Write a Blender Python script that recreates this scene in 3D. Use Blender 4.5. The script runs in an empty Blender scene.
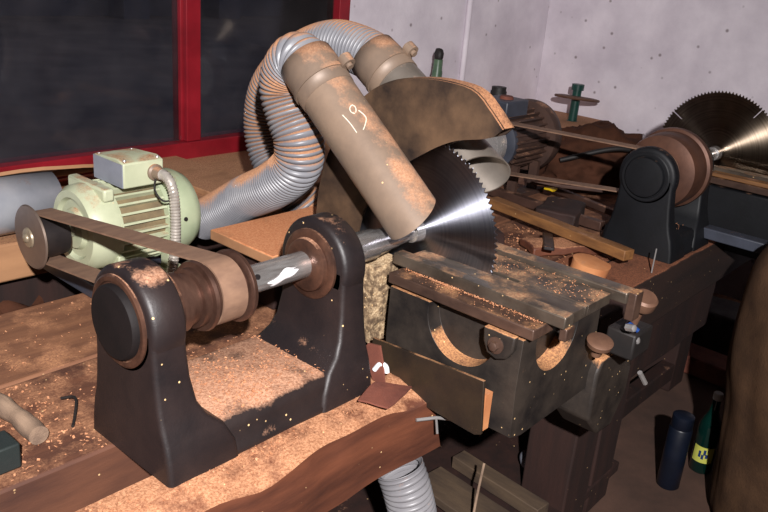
import bpy, bmesh, math, random
from mathutils import Vector, Matrix, noise
random.seed(11)
PI = math.pi
S = bpy.context.scene
COL = S.collection

# ------------------------------------------------------------------ helpers
def lin(c):
    f = lambda v: v/12.92 if v <= .04045 else ((v+.055)/1.055)**2.4
    return (f(c[0]/255), f(c[1]/255), f(c[2]/255), 1)

def tag(o, label=None, cat=None, group=None, kind=None):
    if label: o['label'] = label
    if cat: o['category'] = cat
    if group: o['group'] = group
    if kind: o['kind'] = kind
    return o

def thing(name, loc, label, cat, group=None):
    o = bpy.data.objects.new(name, None)
    o.empty_display_size = .05
    o.location = loc
    COL.objects.link(o)
    return tag(o, label, cat, group)

def wloc(o):
    v = Vector((0, 0, 0))
    while o:
        v += Vector(o.location); o = o.parent
    return v

def build(name, bm, mat, parent=None, loc=None, smooth=40, bevel=0, seg=2, sub=0):
    """link bm (in world coordinates) as one mesh object; origin at loc or at the parent's origin"""
    base = Vector(loc) if loc is not None else (wloc(parent) if parent else Vector((0, 0, 0)))
    bmesh.ops.transform(bm, matrix=Matrix.Translation(-base), verts=bm.verts)
    bmesh.ops.recalc_face_normals(bm, faces=bm.faces)
    me = bpy.data.meshes.new(name)
    bm.to_mesh(me); bm.free()
    o = bpy.data.objects.new(name, me)
    COL.objects.link(o)
    if parent:
        o.parent = parent
        o.location = base - wloc(parent)
    else:
        o.location = base
    me.materials.append(mat)
    if smooth:
        for p in me.polygons: p.use_smooth = True
        me.set_sharp_from_angle(angle=math.radians(smooth))
    if bevel:
        b = o.modifiers.new('bevel', 'BEVEL'); b.width = bevel; b.segments = seg
        b.limit_method = 'ANGLE'; b.angle_limit = math.radians(35)
        if smooth: b.harden_normals = False
    if sub:
        s = o.modifiers.new('sub', 'SUBSURF'); s.levels = sub; s.render_levels = sub
    return o

def BM(): return bmesh.new()

def box(bm, x0, x1, y0, y1, z0, z1, M=None):
    v = [bm.verts.new((x, y, z)) for z in (z0, z1) for y in (y0, y1) for x in (x0, x1)]
    for f in ((0,1,3,2),(4,6,7,5),(0,4,5,1),(2,3,7,6),(0,2,6,4),(1,5,7,3)):
        bm.faces.new([v[i] for i in f])
    if M is not None: bmesh.ops.transform(bm, matrix=M, verts=v)
    return v

def prism(bm, pts, axis, lo, hi):
    """extrude polygon; axis 0: pts are (y,z), 1: (x,z), 2: (x,y)"""
    def P(p, t):
        return {0: (t, p[0], p[1]), 1: (p[0], t, p[1]), 2: (p[0], p[1], t)}[axis]
    a = [bm.verts.new(P(p, lo)) for p in pts]; b = [bm.verts.new(P(p, hi)) for p in pts]
    n = len(pts)
    bm.faces.new(a[::-1]); bm.faces.new(b)
    for i in range(n):
        bm.faces.new((a[i], a[(i+1) % n], b[(i+1) % n], b[i]))

def frame_of(d):
    d = Vector(d).normalized()
    h = Vector((0, 0, 1)) if abs(d.z) < .9 else Vector((1, 0, 0))
    e1 = d.cross(h).normalized(); e2 = d.cross(e1)
    return d, e1, e2

def lathe(bm, prof, origin, d, n=40, cap=True):
    """prof = [(t along d, radius)]"""
    d, e1, e2 = frame_of(d); o = Vector(origin)
    rings = []
    for t, r in prof:
        r = max(r, 1e-5)
        rings.append([bm.verts.new(o + d*t + (e1*math.cos(2*PI*k/n) + e2*math.sin(2*PI*k/n))*r) for k in range(n)])
    for a, b in zip(rings, rings[1:]):
        for k in range(n):
            bm.faces.new((a[k], a[(k+1) % n], b[(k+1) % n], b[k]))
    if cap:
        bm.faces.new(rings[0][::-1]); bm.faces.new(rings[-1])
    return rings

def spline(pts, step):
    P = [Vector(p) for p in pts]
    P = [P[0]*2-P[1]] + P + [P[-1]*2-P[-2]]
    out = []
    for i in range(1, len(P)-2):
        L = (P[i+1]-P[i]).length
        m = max(2, int(L/step*4))
        for k in range(m):
            t = k/m
            a, b, c, d = P[i-1], P[i], P[i+1], P[i+2]
            out.append(.5*((2*b)+(c-a)*t+(2*a-5*b+4*c-d)*t*t+(3*b-a-3*c+d)*t**3))
    out.append(P[-2].copy())
    # resample by length
    res = [out[0]]; acc = 0
    for a, b in zip(out, out[1:]):
        L = (b-a).length
        while acc + L >= step and L > 1e-9:
            q = a + (b-a)*((step-acc)/L)
            res.append(q); a = q; L = (b-a).length; acc = 0
        acc += L
    return res

def tube(bm, pts, rad, n=14, cap=True):
    """rad: number or list; parallel transport frames"""
    P = [Vector(p) for p in pts]
    R = rad if isinstance(rad, (list, tuple)) else [rad]*len(P)
    T = []
    for i in range(len(P)):
        T.append((P[min(i+1, len(P)-1)]-P[max(i-1, 0)]).normalized())
    _, e1, e2 = frame_of(T[0])
    rings = []
    for i, p in enumerate(P):
        e1 = (e1 - T[i]*e1.dot(T[i])).normalized(); e2 = T[i].cross(e1)
        rings.append([bm.verts.new(p+(e1*math.cos(2*PI*k/n)+e2*math.sin(2*PI*k/n))*R[i]) for k in range(n)])
    for a, b in zip(rings, rings[1:]):
        for k in range(n):
            bm.faces.new((a[k], a[(k+1) % n], b[(k+1) % n], b[k]))
    if cap:
        bm.faces.new(rings[0][::-1]); bm.faces.new(rings[-1])

def band(bm, pts, x0, x1, th):
    """flat strap: path points (y,z) extruded x0..x1, with thickness th"""
    n = len(pts)
    rows = []
    for i, (y, z) in enumerate(pts):
        a = Vector(pts[max(i-1, 0)]); b = Vector(pts[min(i+1, n-1)])
        t = (b-a).normalized(); nn = Vector((-t.y, t.x))*th/2
        rows.append([bm.verts.new((x, y+s*nn.x, z+s*nn.y)) for s in (1, -1) for x in (x0, x1)])
    for a, b in zip(rows, rows[1:]):
        bm.faces.new((a[0], a[1], b[1], b[0])); bm.faces.new((a[2], b[2], b[3], a[3]))
        bm.faces.new((a[0], b[0], b[2], a[2])); bm.faces.new((a[1], a[3], b[3], b[1]))
    bm.faces.new((rows[0][0], rows[0][2], rows[0][3], rows[0][1]))
    bm.faces.new((rows[-1][0], rows[-1][1], rows[-1][3], rows[-1][2]))

def loft(bm, sections):
    """sections: list of equal length vertex loops"""
    rs = [[bm.verts.new(p) for p in s] for s in sections]
    n = len(rs[0])
    for a, b in zip(rs, rs[1:]):
        for k in range(n):
            bm.faces.new((a[k], a[(k+1) % n], b[(k+1) % n], b[k]))
    bm.faces.new(rs[0][::-1]); bm.faces.new(rs[-1])

def rrect(x0, x1, y0, y1, z, r=.015, m=4):
    r = min(r, (x1-x0)*.45, (y1-y0)*.45)
    out = []
    for cx, cy, a0 in ((x1-r, y1-r, 0), (x0+r, y1-r, 90), (x0+r, y0+r, 180), (x1-r, y0+r, 270)):
        for k in range(m+1):
            a = math.radians(a0+90*k/m)
            out.append((cx+r*math.cos(a), cy+r*math.sin(a), z))
    return out

def cut(o, bm):
    """boolean difference, applied"""
    me = bpy.data.meshes.new('cutter'); bmesh.ops.recalc_face_normals(bm, faces=bm.faces)
    bmesh.ops.transform(bm, matrix=Matrix.Translation(-wloc(o)), verts=bm.verts)
    bm.to_mesh(me); bm.free()
    c = bpy.data.objects.new('cutter', me); COL.objects.link(c)
    c.location = wloc(o)
    m = o.modifiers.new('cut', 'BOOLEAN'); m.object = c; m.operation = 'DIFFERENCE'; m.solver = 'EXACT'
    bpy.context.view_layer.update()
    dg = bpy.context.evaluated_depsgraph_get()
    nm = bpy.data.meshes.new_from_object(o.evaluated_get(dg))
    o.modifiers.clear()
    old = o.data; o.data = nm
    bpy.data.objects.remove(c)
    for p in nm.polygons: p.use_smooth = True
    nm.set_sharp_from_angle(angle=math.radians(35))

def roughen(bm, amp, scale, seed=0, axis=None):
    for v in bm.verts:
        n = noise.noise_vector(v.co*scale+Vector((seed*7.1, seed*3.3, seed)))
        v.co += n*amp if axis is None else Vector([n[i]*amp if i in axis else 0 for i in range(3)])

def grid_box(bm, x0, x1, y0, y1, z0, z1, nx, ny, nz):
    box(bm, x0, x1, y0, y1, z0, z1)
    def cuts(ax, a, b, n):
        for k in range(1, n):
            co = [0, 0, 0]; co[ax] = a+(b-a)*k/n
            no = [0, 0, 0]; no[ax] = 1
            bmesh.ops.bisect_plane(bm, geom=bm.verts[:]+bm.edges[:]+bm.faces[:], plane_co=co, plane_no=no)
    cuts(0, x0, x1, nx); cuts(1, y0, y1, ny); cuts(2, z0, z1, nz)

# ------------------------------------------------------------------ materials
SAW = (200, 152, 122)
def mat(name, c1, c2=None, scale=12, rough=.6, metal=0, stretch=(1, 1, 1), bump=.15, bscale=60,
        dust=0, dcol=SAW, dcol2=(142, 96, 70), dscale=14, side=0, speck=0, scol=(235, 195, 140), coat=0, spec=.5, detail=6):
    """two-tone procedural surface; sawdust settles on upward faces (dust 0..1), a little clings anywhere (side), bright chips (speck)"""
    m = bpy.data.materials.new(name); m.use_nodes = True
    N = m.node_tree.nodes; L = m.node_tree.links
    b = N['Principled BSDF']
    tc = N.new('ShaderNodeTexCoord'); mp = N.new('ShaderNodeMapping')
    L.new(tc.outputs['Object'], mp.inputs['Vector']); mp.inputs['Scale'].default_value = stretch
    def nz(sc, vec=mp.outputs[0], d=detail, ro=.6):
        n = N.new('ShaderNodeTexNoise'); n.inputs['Scale'].default_value = sc
        n.inputs['Detail'].default_value = d; n.inputs['Roughness'].default_value = ro
        L.new(vec, n.inputs['Vector']); return n.outputs['Fac']
    def ramp(fac, a, c, ca=(0, 0, 0, 1), cb=(1, 1, 1, 1)):
        r = N.new('ShaderNodeValToRGB'); r.color_ramp.elements[0].position = a; r.color_ramp.elements[1].position = c
        r.color_ramp.elements[0].color = ca; r.color_ramp.elements[1].color = cb
        L.new(fac, r.inputs[0]); return r.outputs[0]
    def mth(op, a, c):
        n = N.new('ShaderNodeMath'); n.operation = op; n.use_clamp = True
        for i, v in enumerate((a, c)):
            if isinstance(v, (int, float)): n.inputs[i].default_value = v
            else: L.new(v, n.inputs[i])
        return n.outputs[0]
    def mix(f, a, c):
        n = N.new('ShaderNodeMix'); n.data_type = 'RGBA'
        if isinstance(f, (int, float)): n.inputs[0].default_value = f
        else: L.new(f, n.inputs[0])
        for i, v in ((6, a), (7, c)):
            if isinstance(v, tuple): n.inputs[i].default_value = v
            else: L.new(v, n.inputs[i])
        return n.outputs[2]
    col = ramp(nz(scale), .32, .68, lin(c1), lin(c2 or c1))
    rg = rough; mt = metal
    obj = tc.outputs['Object']
    if dust or side or speck:
        mask = None
        if dust or side:
            g = N.new('ShaderNodeNewGeometry'); sx = N.new('ShaderNodeSeparateXYZ')
            L.new(g.outputs['Normal'], sx.inputs[0])
            up = ramp(sx.outputs['Z'], .3, .95)
            big = ramp(nz(dscale, obj, 6, .6), .26, .74)
            fine = nz(260, obj, 2, .7)
            cov = mth('ADD', mth('MULTIPLY', up, dust), side)
            # coverage threshold: noise < coverage
            th = mth('SUBTRACT', mth('ADD', mth('MULTIPLY', cov, 1.25), .09), mth('ADD', mth('MULTIPLY', big, .8), mth('MULTIPLY', fine, .35)))
            mask = ramp(th, .0, .34)
            dc = mix(ramp(nz(190, obj, 3, .8), .38, .62), lin(dcol2), lin(dcol))
            col = mix(mask, col, dc)
        if speck:
            v = N.new('ShaderNodeTexVoronoi'); v.inputs['Scale'].default_value = 95
            L.new(obj, v.inputs['Vector'])
            s1 = ramp(v.outputs['Distance'], .16, .24, (1, 1, 1, 1), (0, 0, 0, 1))
            sc = N.new('ShaderNodeSeparateColor'); L.new(v.outputs['Color'], sc.inputs[0])
            pick = ramp(sc.outputs[0], 1-speck, 1-speck+.02)
            sm = mth('MULTIPLY', s1, pick)
            col = mix(sm, col, lin(scol))
            mask = mth('MAXIMUM', mask, sm) if mask is not None else sm
        r1 = N.new('ShaderNodeMix'); L.new(mask, r1.inputs[0]); r1.inputs[2].default_value = rough; r1.inputs[3].default_value = .9
        L.new(r1.outputs[0], b.inputs['Roughness'])
        r2 = N.new('ShaderNodeMix'); L.new(mask, r2.inputs[0]); r2.inputs[2].default_value = metal; r2.inputs[3].default_value = 0
        L.new(r2.outputs[0], b.inputs['Metallic'])
    else:
        rr = N.new('ShaderNodeMapRange'); L.new(nz(scale*2.3), rr.inputs[0])
        rr.inputs[3].default_value = max(.03, rough-.12); rr.inputs[4].default_value = min(1, rough+.12)
        L.new(rr.outputs[0], b.inputs['Roughness'])
        b.inputs['Metallic'].default_value = metal
    L.new(col, b.inputs['Base Color'])
    b.inputs['Specular IOR Level'].default_value = spec
    if coat: b.inputs['Coat Weight'].default_value = coat
    if bump:
        bp = N.new('ShaderNodeBump'); bp.inputs['Strength'].default_value = bump; bp.inputs['Distance'].default_value = .004
        h = nz(bscale, mp.outputs[0], 8, .65)
        if dust:
            h = mth('ADD', mth('MULTIPLY', h, .6), mth('MULTIPLY', mth('MULTIPLY', fine, mask), .6))
        L.new(h, bp.inputs['Height']); L.new(bp.outputs[0], b.inputs['Normal'])
    return m

M = {}
M['cast'] = mat('black cast iron', (24, 19, 21), (42, 32, 31), 9, .48, 0, dust=.34, side=.06, speck=.04, bump=.25, bscale=90)
M['bed'] = mat('sawdusty cast iron', (26, 21, 22), (44, 33, 31), 9, .48, 0, dust=.57, side=.12, speck=.03, bump=.3, dscale=9)
M['cast2'] = mat('blue black cast iron', (11, 12, 15), (20, 21, 25), 8, .55, spec=.35, dust=.3, side=.0, bump=.2)
M['cap'] = mat('black cap', (13, 10, 11), (24, 18, 18), 14, .7, spec=.25, side=.03, bump=.2)
M['rustring'] = mat('rusty machined ring', (60, 42, 36), (112, 78, 62), 20, .4, .5, dust=.4, side=.12)
M['shaft'] = mat('bright turned steel', (205, 202, 200), (150, 142, 138), 40, .24, .75, stretch=(.4, 3, 3), bump=.04)
M['pulley'] = mat('brown steel pulley', (70, 48, 40), (104, 76, 64), 16, .38, .6, stretch=(3, 1, 1), side=.14, bump=.08)
M['drum'] = mat('worn pulley face', (92, 66, 52), (126, 94, 76), 20, .4, .5, side=.16, bump=.06)
M['bigpulley'] = mat('rusty pulley', (74, 48, 38), (104, 70, 54), 10, .5, .4, side=.12, bump=.1)
M['belt'] = mat('tan canvas belt', (140, 108, 86), (112, 84, 68), 30, .8, stretch=(.5, 1, 1), bump=.1)
M['paint'] = mat('white paint daub', (240, 238, 240), (225, 222, 225), 20, .5, bump=.2)
M['green'] = mat('pale green enamel', (190, 194, 164), (166, 172, 142), 8, .4, dust=.42, side=.06, dcol=(190, 150, 112), speck=.006, bump=.06)
M['greendark'] = mat('green enamel rear', (178, 188, 156), (156, 168, 136), 8, .42, dust=.35, side=.04, dcol=(180, 150, 112), bump=.06)
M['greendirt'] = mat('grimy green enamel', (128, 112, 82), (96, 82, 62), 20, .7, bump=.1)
M['galv'] = mat('bare grey sheet', (156, 160, 172), (134, 138, 150), 10, .4, .2, dust=.3, bump=.06)
M['duct'] = mat('grey sheet metal', (160, 164, 174), (190, 192, 198), 7, .35, .3, dust=.3, side=.05, bump=.06)
M['darkmetal'] = mat('dark steel', (52, 48, 50), (74, 66, 64), 14, .4, .7, dust=.25, side=.05, bump=.08)
M['discmetal'] = mat('grey dusty disc', (112, 96, 88), (136, 120, 108), 9, .42, .6, side=.12, bump=.06)
M['conduit'] = mat('flexible steel conduit', (208, 200, 190), (172, 164, 154), 30, .35, .45, bump=.02)
M['hood'] = mat('dark rusty guard plate', (32, 26, 26), (106, 82, 62), 8, .55, .2, dust=.9, side=.05, dcol=(200, 142, 100), speck=.01, bump=.15, dscale=18)
M['pipe'] = mat('dusty tan extraction pipe', (112, 96, 84), (144, 122, 104), 7, .5, .15, dust=.6, side=.08, dcol=(190, 144, 112), dcol2=(164, 118, 88), speck=.008, bump=.06)
M['pipein'] = mat('grey steel pipe', (170, 160, 150), (140, 130, 120), 8, .42, .7, dust=.3, side=.06, bump=.06)
M['hose'] = mat('grey plastic hose', (134, 134, 138), (112, 112, 118), 8, .38, 0, dust=.85, side=.05, dcol=(184, 136, 102), dcol2=(160, 114, 84), dscale=7, bump=.02)
M['hoseclean'] = mat('grey clean hose', (140, 138, 140), (118, 116, 120), 8, .38, dust=.3, side=.03, bump=.02)
M['chalk'] = mat('white chalk', (240, 232, 215), (215, 200, 180), 200, .9, bump=0)
M['table'] = mat('worn steel table', (78, 68, 60), (122, 110, 98), 11, .34, .65, dust=.42, side=.03, dcol=(180, 142, 106), speck=.03, stretch=(2, .8, 1), bump=.1)
M['bar'] = mat('brown steel bar', (66, 50, 44), (104, 80, 68), 16, .38, .4, dust=.38, side=.05, dcol=(190, 140, 92), speck=.02, stretch=(2, .5, 1), bump=.1)
M['body'] = mat('black greasy casting', (22, 20, 21), (60, 52, 46), 9, .5, 0, spec=.35, dust=.85, side=.14, dcol=(206, 150, 100), speck=.07, bump=.2)
M['bodyedge'] = mat('oily brown plate', (72, 58, 44), (48, 40, 36), 9, .4, .4, dust=.4, side=.1, dcol=(180, 132, 86), speck=.02, bump=.12)
M['bench'] = mat('red brown bench timber', (104, 64, 44), (66, 38, 28), 5, .75, stretch=(.6, 5, 3), dust=.5, side=.0, speck=.02, dcol=(170, 120, 86), dcol2=(118, 76, 52), bump=.3, bscale=30)
M['benchlight'] = mat('bare bench board', (136, 92, 64), (98, 62, 44), 5, .75, stretch=(.6, 6, 3), dust=.42, speck=.01, dcol=(186, 132, 92), bump=.25, bscale=30)
M['beam'] = mat('red brown beam', (118, 68, 46), (70, 38, 27), 4, .6, stretch=(.6, 4, 4), dust=.64, side=.0, speck=.05, dcol=(206, 150, 112), dcol2=(150, 98, 66), bump=.35, bscale=24)
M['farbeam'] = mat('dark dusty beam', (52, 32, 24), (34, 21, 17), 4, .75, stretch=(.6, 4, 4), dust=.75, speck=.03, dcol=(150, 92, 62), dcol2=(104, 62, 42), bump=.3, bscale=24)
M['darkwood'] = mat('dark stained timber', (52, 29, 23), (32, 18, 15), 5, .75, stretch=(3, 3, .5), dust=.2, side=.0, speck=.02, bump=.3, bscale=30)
M['sill'] = mat('dusty pale timber', (176, 130, 92), (140, 100, 70), 4, .8, stretch=(.5, 5, 2), dust=.6, side=.03, dcol=(190, 142, 102), bump=.25, bscale=20)
M['ply'] = mat('dusty plywood', (170, 124, 88), (138, 96, 66), 5, .8, dust=1, side=.06, dcol=(216, 150, 104), dcol2=(190, 116, 74), bump=.4, dscale=6)
M['stick'] = mat('yellow brown batten', (142, 98, 56), (98, 64, 38), 6, .6, stretch=(6, .7, 6), dust=.3, bump=.25, speck=.02)
M['greystick'] = mat('weathered grey wood', (156, 130, 108), (106, 86, 72), 5, .8, stretch=(6, .8, 6), side=.05, bump=.35)
M['offcut'] = mat('old grey offcut', (96, 78, 60), (60, 47, 38), 5, .8, stretch=(4, .8, 4), bump=.3)
M['stump2'] = mat('worn brown knob', (126, 92, 72), (96, 68, 54), 14, .55, .2, side=.08, bump=.15)
M['rubble'] = mat('grey rubble', (104, 98, 98), (78, 72, 72), 14, .9, bump=.4)
M['stump'] = mat('fresh sawn offcut', (208, 142, 92), (176, 108, 66), 8, .8, dust=.3, bump=.3)
M['brass'] = mat('dull brassy washer', (170, 156, 132), (140, 126, 106), 12, .4, .4, bump=.05)
M['rust'] = mat('rusty red scrap', (124, 70, 54), (94, 50, 40), 14, .85, side=.06, bump=.3)
M['sack'] = mat('brown burlap', (92, 68, 50), (66, 49, 38), 9, .95, bump=.6, bscale=140, spec=.1)
M['heap'] = mat('brown sacking', (84, 52, 38), (54, 34, 25), 7, .95, bump=.6, bscale=40, spec=.1)
M['greenpipe'] = mat('dark green painted pipe', (22, 72, 62), (14, 48, 44), 10, .4, side=.05, bump=.05)
M['rustdisc'] = mat('brown flange disc', (112, 82, 66), (86, 60, 48), 14, .6, .3, bump=.1)
M['red'] = mat('red window paint', (146, 27, 39), (114, 18, 28), 6, .35, dust=.12, side=.03, dcol=(200, 150, 120), bump=.05)
M['floor'] = mat('dirt brown floor', (92, 66, 54), (64, 46, 38), 4, .95, dust=.15, side=0, dcol=(130, 92, 70), bump=.4)
M['bottle'] = mat('dark green bottle glass', (8, 40, 34), (6, 30, 28), 6, .12, spec=.7, bump=0)
M['bluecan'] = mat('dark blue enamel flask', (16, 23, 38), (12, 17, 28), 9, .4, bump=.05)
M['label'] = mat('yellow green label', (202, 200, 96), (186, 190, 80), 30, .6, bump=0)
M['labelblue'] = mat('blue label print', (24, 48, 96), (24, 48, 96), 30, .6, bump=0)
M['whitecap'] = mat('pale bottle cap', (190, 184, 180), (170, 164, 160), 30, .5, bump=0)
M['motor2'] = mat('grubby brown motor', (86, 62, 52), (58, 44, 40), 10, .55, .2, dust=.3, side=.1, bump=.12)
M['bluegrey'] = mat('blue grey enamel', (66, 70, 82), (50, 53, 62), 9, .45, dust=.25, bump=.08)
M['silver'] = mat('worn bright metal', (200, 196, 194), (164, 160, 158), 14, .28, .6, bump=.03)
M['yellow'] = mat('yellow plastic scrap', (226, 190, 30), (210, 170, 20), 8, .5, bump=0)
M['blue'] = mat('blue plastic handle', (22, 64, 130), (16, 48, 104), 8, .35, bump=0)
M['iron'] = mat('brown iron bar', (92, 66, 56), (62, 44, 38), 10, .5, .4, dust=.35, side=.05, bump=.12)
M['room'] = mat('dull ceiling', (170, 162, 158), (150, 142, 138), 3, .9, bump=.1)
M['yard'] = mat('yard ground', (104, 92, 88), (66, 60, 62), 1.5, .95, bump=.5, bscale=9)
M['farwall'] = mat('shed wall', (80, 84, 96), (60, 64, 76), 2, .9, bump=.2)
M['fardoor'] = mat('blue corrugated door', (50, 80, 112), (40, 64, 92), 2, .7, bump=.1)
M['blackiron'] = mat('near black iron', (20, 18, 18), (34, 28, 26), 12, .6, side=.05, bump=.1)

def wall_mat():
    m = mat('lilac white plaster', (236, 228, 235), (206, 197, 206), 3.2, .85, bump=.55, bscale=16, spec=.2)
    N = m.node_tree.nodes; L = m.node_tree.links; b = N['Principled BSDF']
    src = b.inputs['Base Color'].links[0].from_socket
    tc = N.new('ShaderNodeTexCoord')
    v = N.new('ShaderNodeTexVoronoi'); v.inputs['Scale'].default_value = 11; L.new(tc.outputs['Object'], v.inputs['Vector'])
    n = N.new('ShaderNodeTexNoise'); n.inputs['Scale'].default_value = 26; n.inputs['Detail'].default_value = 9; n.inputs['Roughness'].default_value = .75
    L.new(tc.outputs['Object'], n.inputs['Vector'])
    r = N.new('ShaderNodeValToRGB'); r.color_ramp.elements[0].position = .05; r.color_ramp.elements[1].position = .13
    r.color_ramp.elements[0].color = (1, 1, 1, 1); r.color_ramp.elements[1].color = (0, 0, 0, 1)
    L.new(v.outputs['Distance'], r.inputs[0])
    r2 = N.new('ShaderNodeValToRGB'); r2.color_ramp.elements[0].position = .67; r2.color_ramp.elements[1].position = .74
    L.new(n.outputs['Fac'], r2.inputs[0])
    mx = N.new('ShaderNodeMath'); mx.operation = 'MAXIMUM'; L.new(r.outputs[0], mx.inputs[0]); L.new(r2.outputs[0], mx.inputs[1])
    k = N.new('ShaderNodeMath'); k.operation = 'MULTIPLY'; L.new(mx.outputs[0], k.inputs[0]); k.inputs[1].default_value = .75
    c = N.new('ShaderNodeMix'); c.data_type = 'RGBA'; L.new(k.outputs[0], c.inputs[0]); L.new(src, c.inputs[6]); c.inputs[7].default_value = lin((112, 96, 96))
    L.new(c.outputs[2], b.inputs['Base Color'])
    return m
M['wall'] = wall_mat()

def blade_mat(name, c1, c2):
    m = bpy.data.materials.new(name); m.use_nodes = True
    N = m.node_tree.nodes; L = m.node_tree.links; b = N['Principled BSDF']
    b.inputs['Metallic'].default_value = 1
    tc = N.new('ShaderNodeTexCoord'); s = N.new('ShaderNodeSeparateXYZ'); L.new(tc.outputs['Object'], s.inputs[0])
    cv = N.new('ShaderNodeCombineXYZ'); L.new(s.outputs[1], cv.inputs[0]); L.new(s.outputs[2], cv.inputs[1])
    ln = N.new('ShaderNodeVectorMath'); ln.operation = 'LENGTH'; L.new(cv.outputs[0], ln.inputs[0])
    n = N.new('ShaderNodeTexNoise'); n.noise_dimensions = '1D'; n.inputs['Scale'].default_value = 160; n.inputs['Detail'].default_value = 4
    L.new(ln.outputs['Value'], n.inputs['W'])
    n2 = N.new('ShaderNodeTexNoise'); n2.inputs['Scale'].default_value = 14; n2.inputs['Detail'].default_value = 6; L.new(tc.outputs['Object'], n2.inputs['Vector'])
    a = N.new('ShaderNodeMath'); a.operation = 'MULTIPLY_ADD'; L.new(n.outputs['Fac'], a.inputs[0]); a.inputs[1].default_value = .42
    h = N.new('ShaderNodeMath'); h.operation = 'MULTIPLY'; L.new(n2.outputs['Fac'], h.inputs[0]); h.inputs[1].default_value = .6
    L.new(h.outputs[0], a.inputs[2])
    r = N.new('ShaderNodeValToRGB'); r.color_ramp.elements[0].position = .35; r.color_ramp.elements[1].position = .75
    r.color_ramp.elements[0].color = lin(c1); r.color_ramp.elements[1].color = lin(c2)
    L.new(a.outputs[0], r.inputs[0]); L.new(r.outputs[0], b.inputs['Base Color'])
    b.inputs['Roughness'].default_value = .36
    b.inputs['Anisotropic'].default_value = 1; b.inputs['Anisotropic Rotation'].default_value = .25
    t = N.new('ShaderNodeTangent'); t.direction_type = 'RADIAL'; t.axis = 'X'
    L.new(t.outputs[0], b.inputs['Tangent'])
    return m
M['blade'] = blade_mat('circular ground steel', (140, 142, 154), (176, 178, 190))
M['blade2'] = blade_mat('bronzed ground steel', (112, 98, 84), (166, 150, 132))

def glass_mat():
    m = bpy.data.materials.new('window glass'); m.use_nodes = True
    N = m.node_tree.nodes; L = m.node_tree.links
    N.remove(N['Principled BSDF']); out = N['Material Output']
    t = N.new('ShaderNodeBsdfTransparent'); t.inputs[0].default_value = (.62, .64, .68, 1)
    g = N.new('ShaderNodeBsdfGlossy'); g.inputs['Roughness'].default_value = .06; g.inputs[0].default_value = (.5, .5, .5, 1)
    f = N.new('ShaderNodeFresnel'); f.inputs[0].default_value = 1.5
    x = N.new('ShaderNodeMixShader'); L.new(f.outputs[0], x.inputs[0]); L.new(t.outputs[0], x.inputs[1]); L.new(g.outputs[0], x.inputs[2])
    d = N.new('ShaderNodeBsdfDiffuse'); d.inputs[0].default_value = lin((150, 140, 140))
    tc = N.new('ShaderNodeTexCoord'); n = N.new('ShaderNodeTexNoise'); n.inputs['Scale'].default_value = 7; n.inputs['Detail'].default_value = 8
    L.new(tc.outputs['Object'], n.inputs['Vector'])
    mr = N.new('ShaderNodeMapRange'); L.new(n.outputs['Fac'], mr.inputs[0]); mr.inputs[1].default_value = .3; mr.inputs[2].default_value = .75
    mr.inputs[3].default_value = .012; mr.inputs[4].default_value = .055
    y = N.new('ShaderNodeMixShader'); L.new(mr.outputs[0], y.inputs[0]); L.new(x.outputs[0], y.inputs[1]); L.new(d.outputs[0], y.inputs[2])
    L.new(y.outputs[0], out.inputs[0])
    return m
M['glass'] = glass_mat()

# ------------------------------------------------------------------ the room
def struct(name, bm, m, loc, parent=None, **k):
    return tag(build(name, bm, m, parent, loc=loc, **k), kind='structure')

WY, WX = 1.5, 3.05         # window wall plane, right wall plane
FZ, CZ = -.8, 2.1
bm = BM(); box(bm, -2.6, WX+.2, -3.0, WY+.2, FZ-.1, FZ); struct('floor', bm, M['floor'], (0, 0, FZ), smooth=0)
bm = BM(); box(bm, -2.6, WX+.2, -3.0, WY+.2, CZ, CZ+.1); struct('ceiling', bm, M['room'], (0, 0, CZ), smooth=0)
bm = BM()                  # window wall with the opening x -2.2..1.265, z .085..1.9
box(bm, -2.6, WX, WY, WY+.2, FZ, .085); box(bm, -2.6, WX, WY, WY+.2, 1.9, CZ)
box(bm, 1.27, WX, WY, WY+.2, .085, 1.9); box(bm, -2.6, -2.2, WY, WY+.2, .085, 1.9)
struct('wall_left', bm, M['wall'], (0, WY, 0), smooth=0)
bm = BM(); box(bm, WX, WX+.2, -3.0, WY+.2, FZ, CZ); struct('wall_right', bm, M['wall'], (WX, 0, 0), smooth=0)
bm = BM(); box(bm, -2.8, WX+.2, -3.2, -3.0, FZ, CZ); struct('wall_front', bm, M['room'], (0, -3, 0), smooth=0)
bm = BM(); box(bm, -2.8, -2.6, -3.0, WY+.2, FZ, CZ); struct('wall_back', bm, M['room'], (-2.6, 0, 0), smooth=0)
# red window frame with two panes in view
w = thing('window_1', (0, WY+.05, .085), None, None); tag(w, kind='structure')
bm = BM()
box(bm, -2.2, 1.268, WY-.02, WY+.09, .074, .148); box(bm, -2.2, 1.268, WY+.0, WY+.09, 1.84, 1.898)
for x0, x1 in ((-2.2, -2.14), (.372, .44), (1.2, 1.268)):
    box(bm, x0, x1, WY-.012, WY+.085, .148, 1.84)
box(bm, .362, .376, WY+.012, WY+.06, .148, 1.84)
tag(build('window_frame', bm, M['red'], w, bevel=.004), kind='structure')
for x0, x1 in ((-2.14, .362), (.44, 1.2)):
    bm = BM(); box(bm, x0, x1, WY+.03, WY+.034, .148, 1.84)
    tag(build('window_pane', bm, M['glass'], w, smooth=0), kind='structure')
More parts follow.
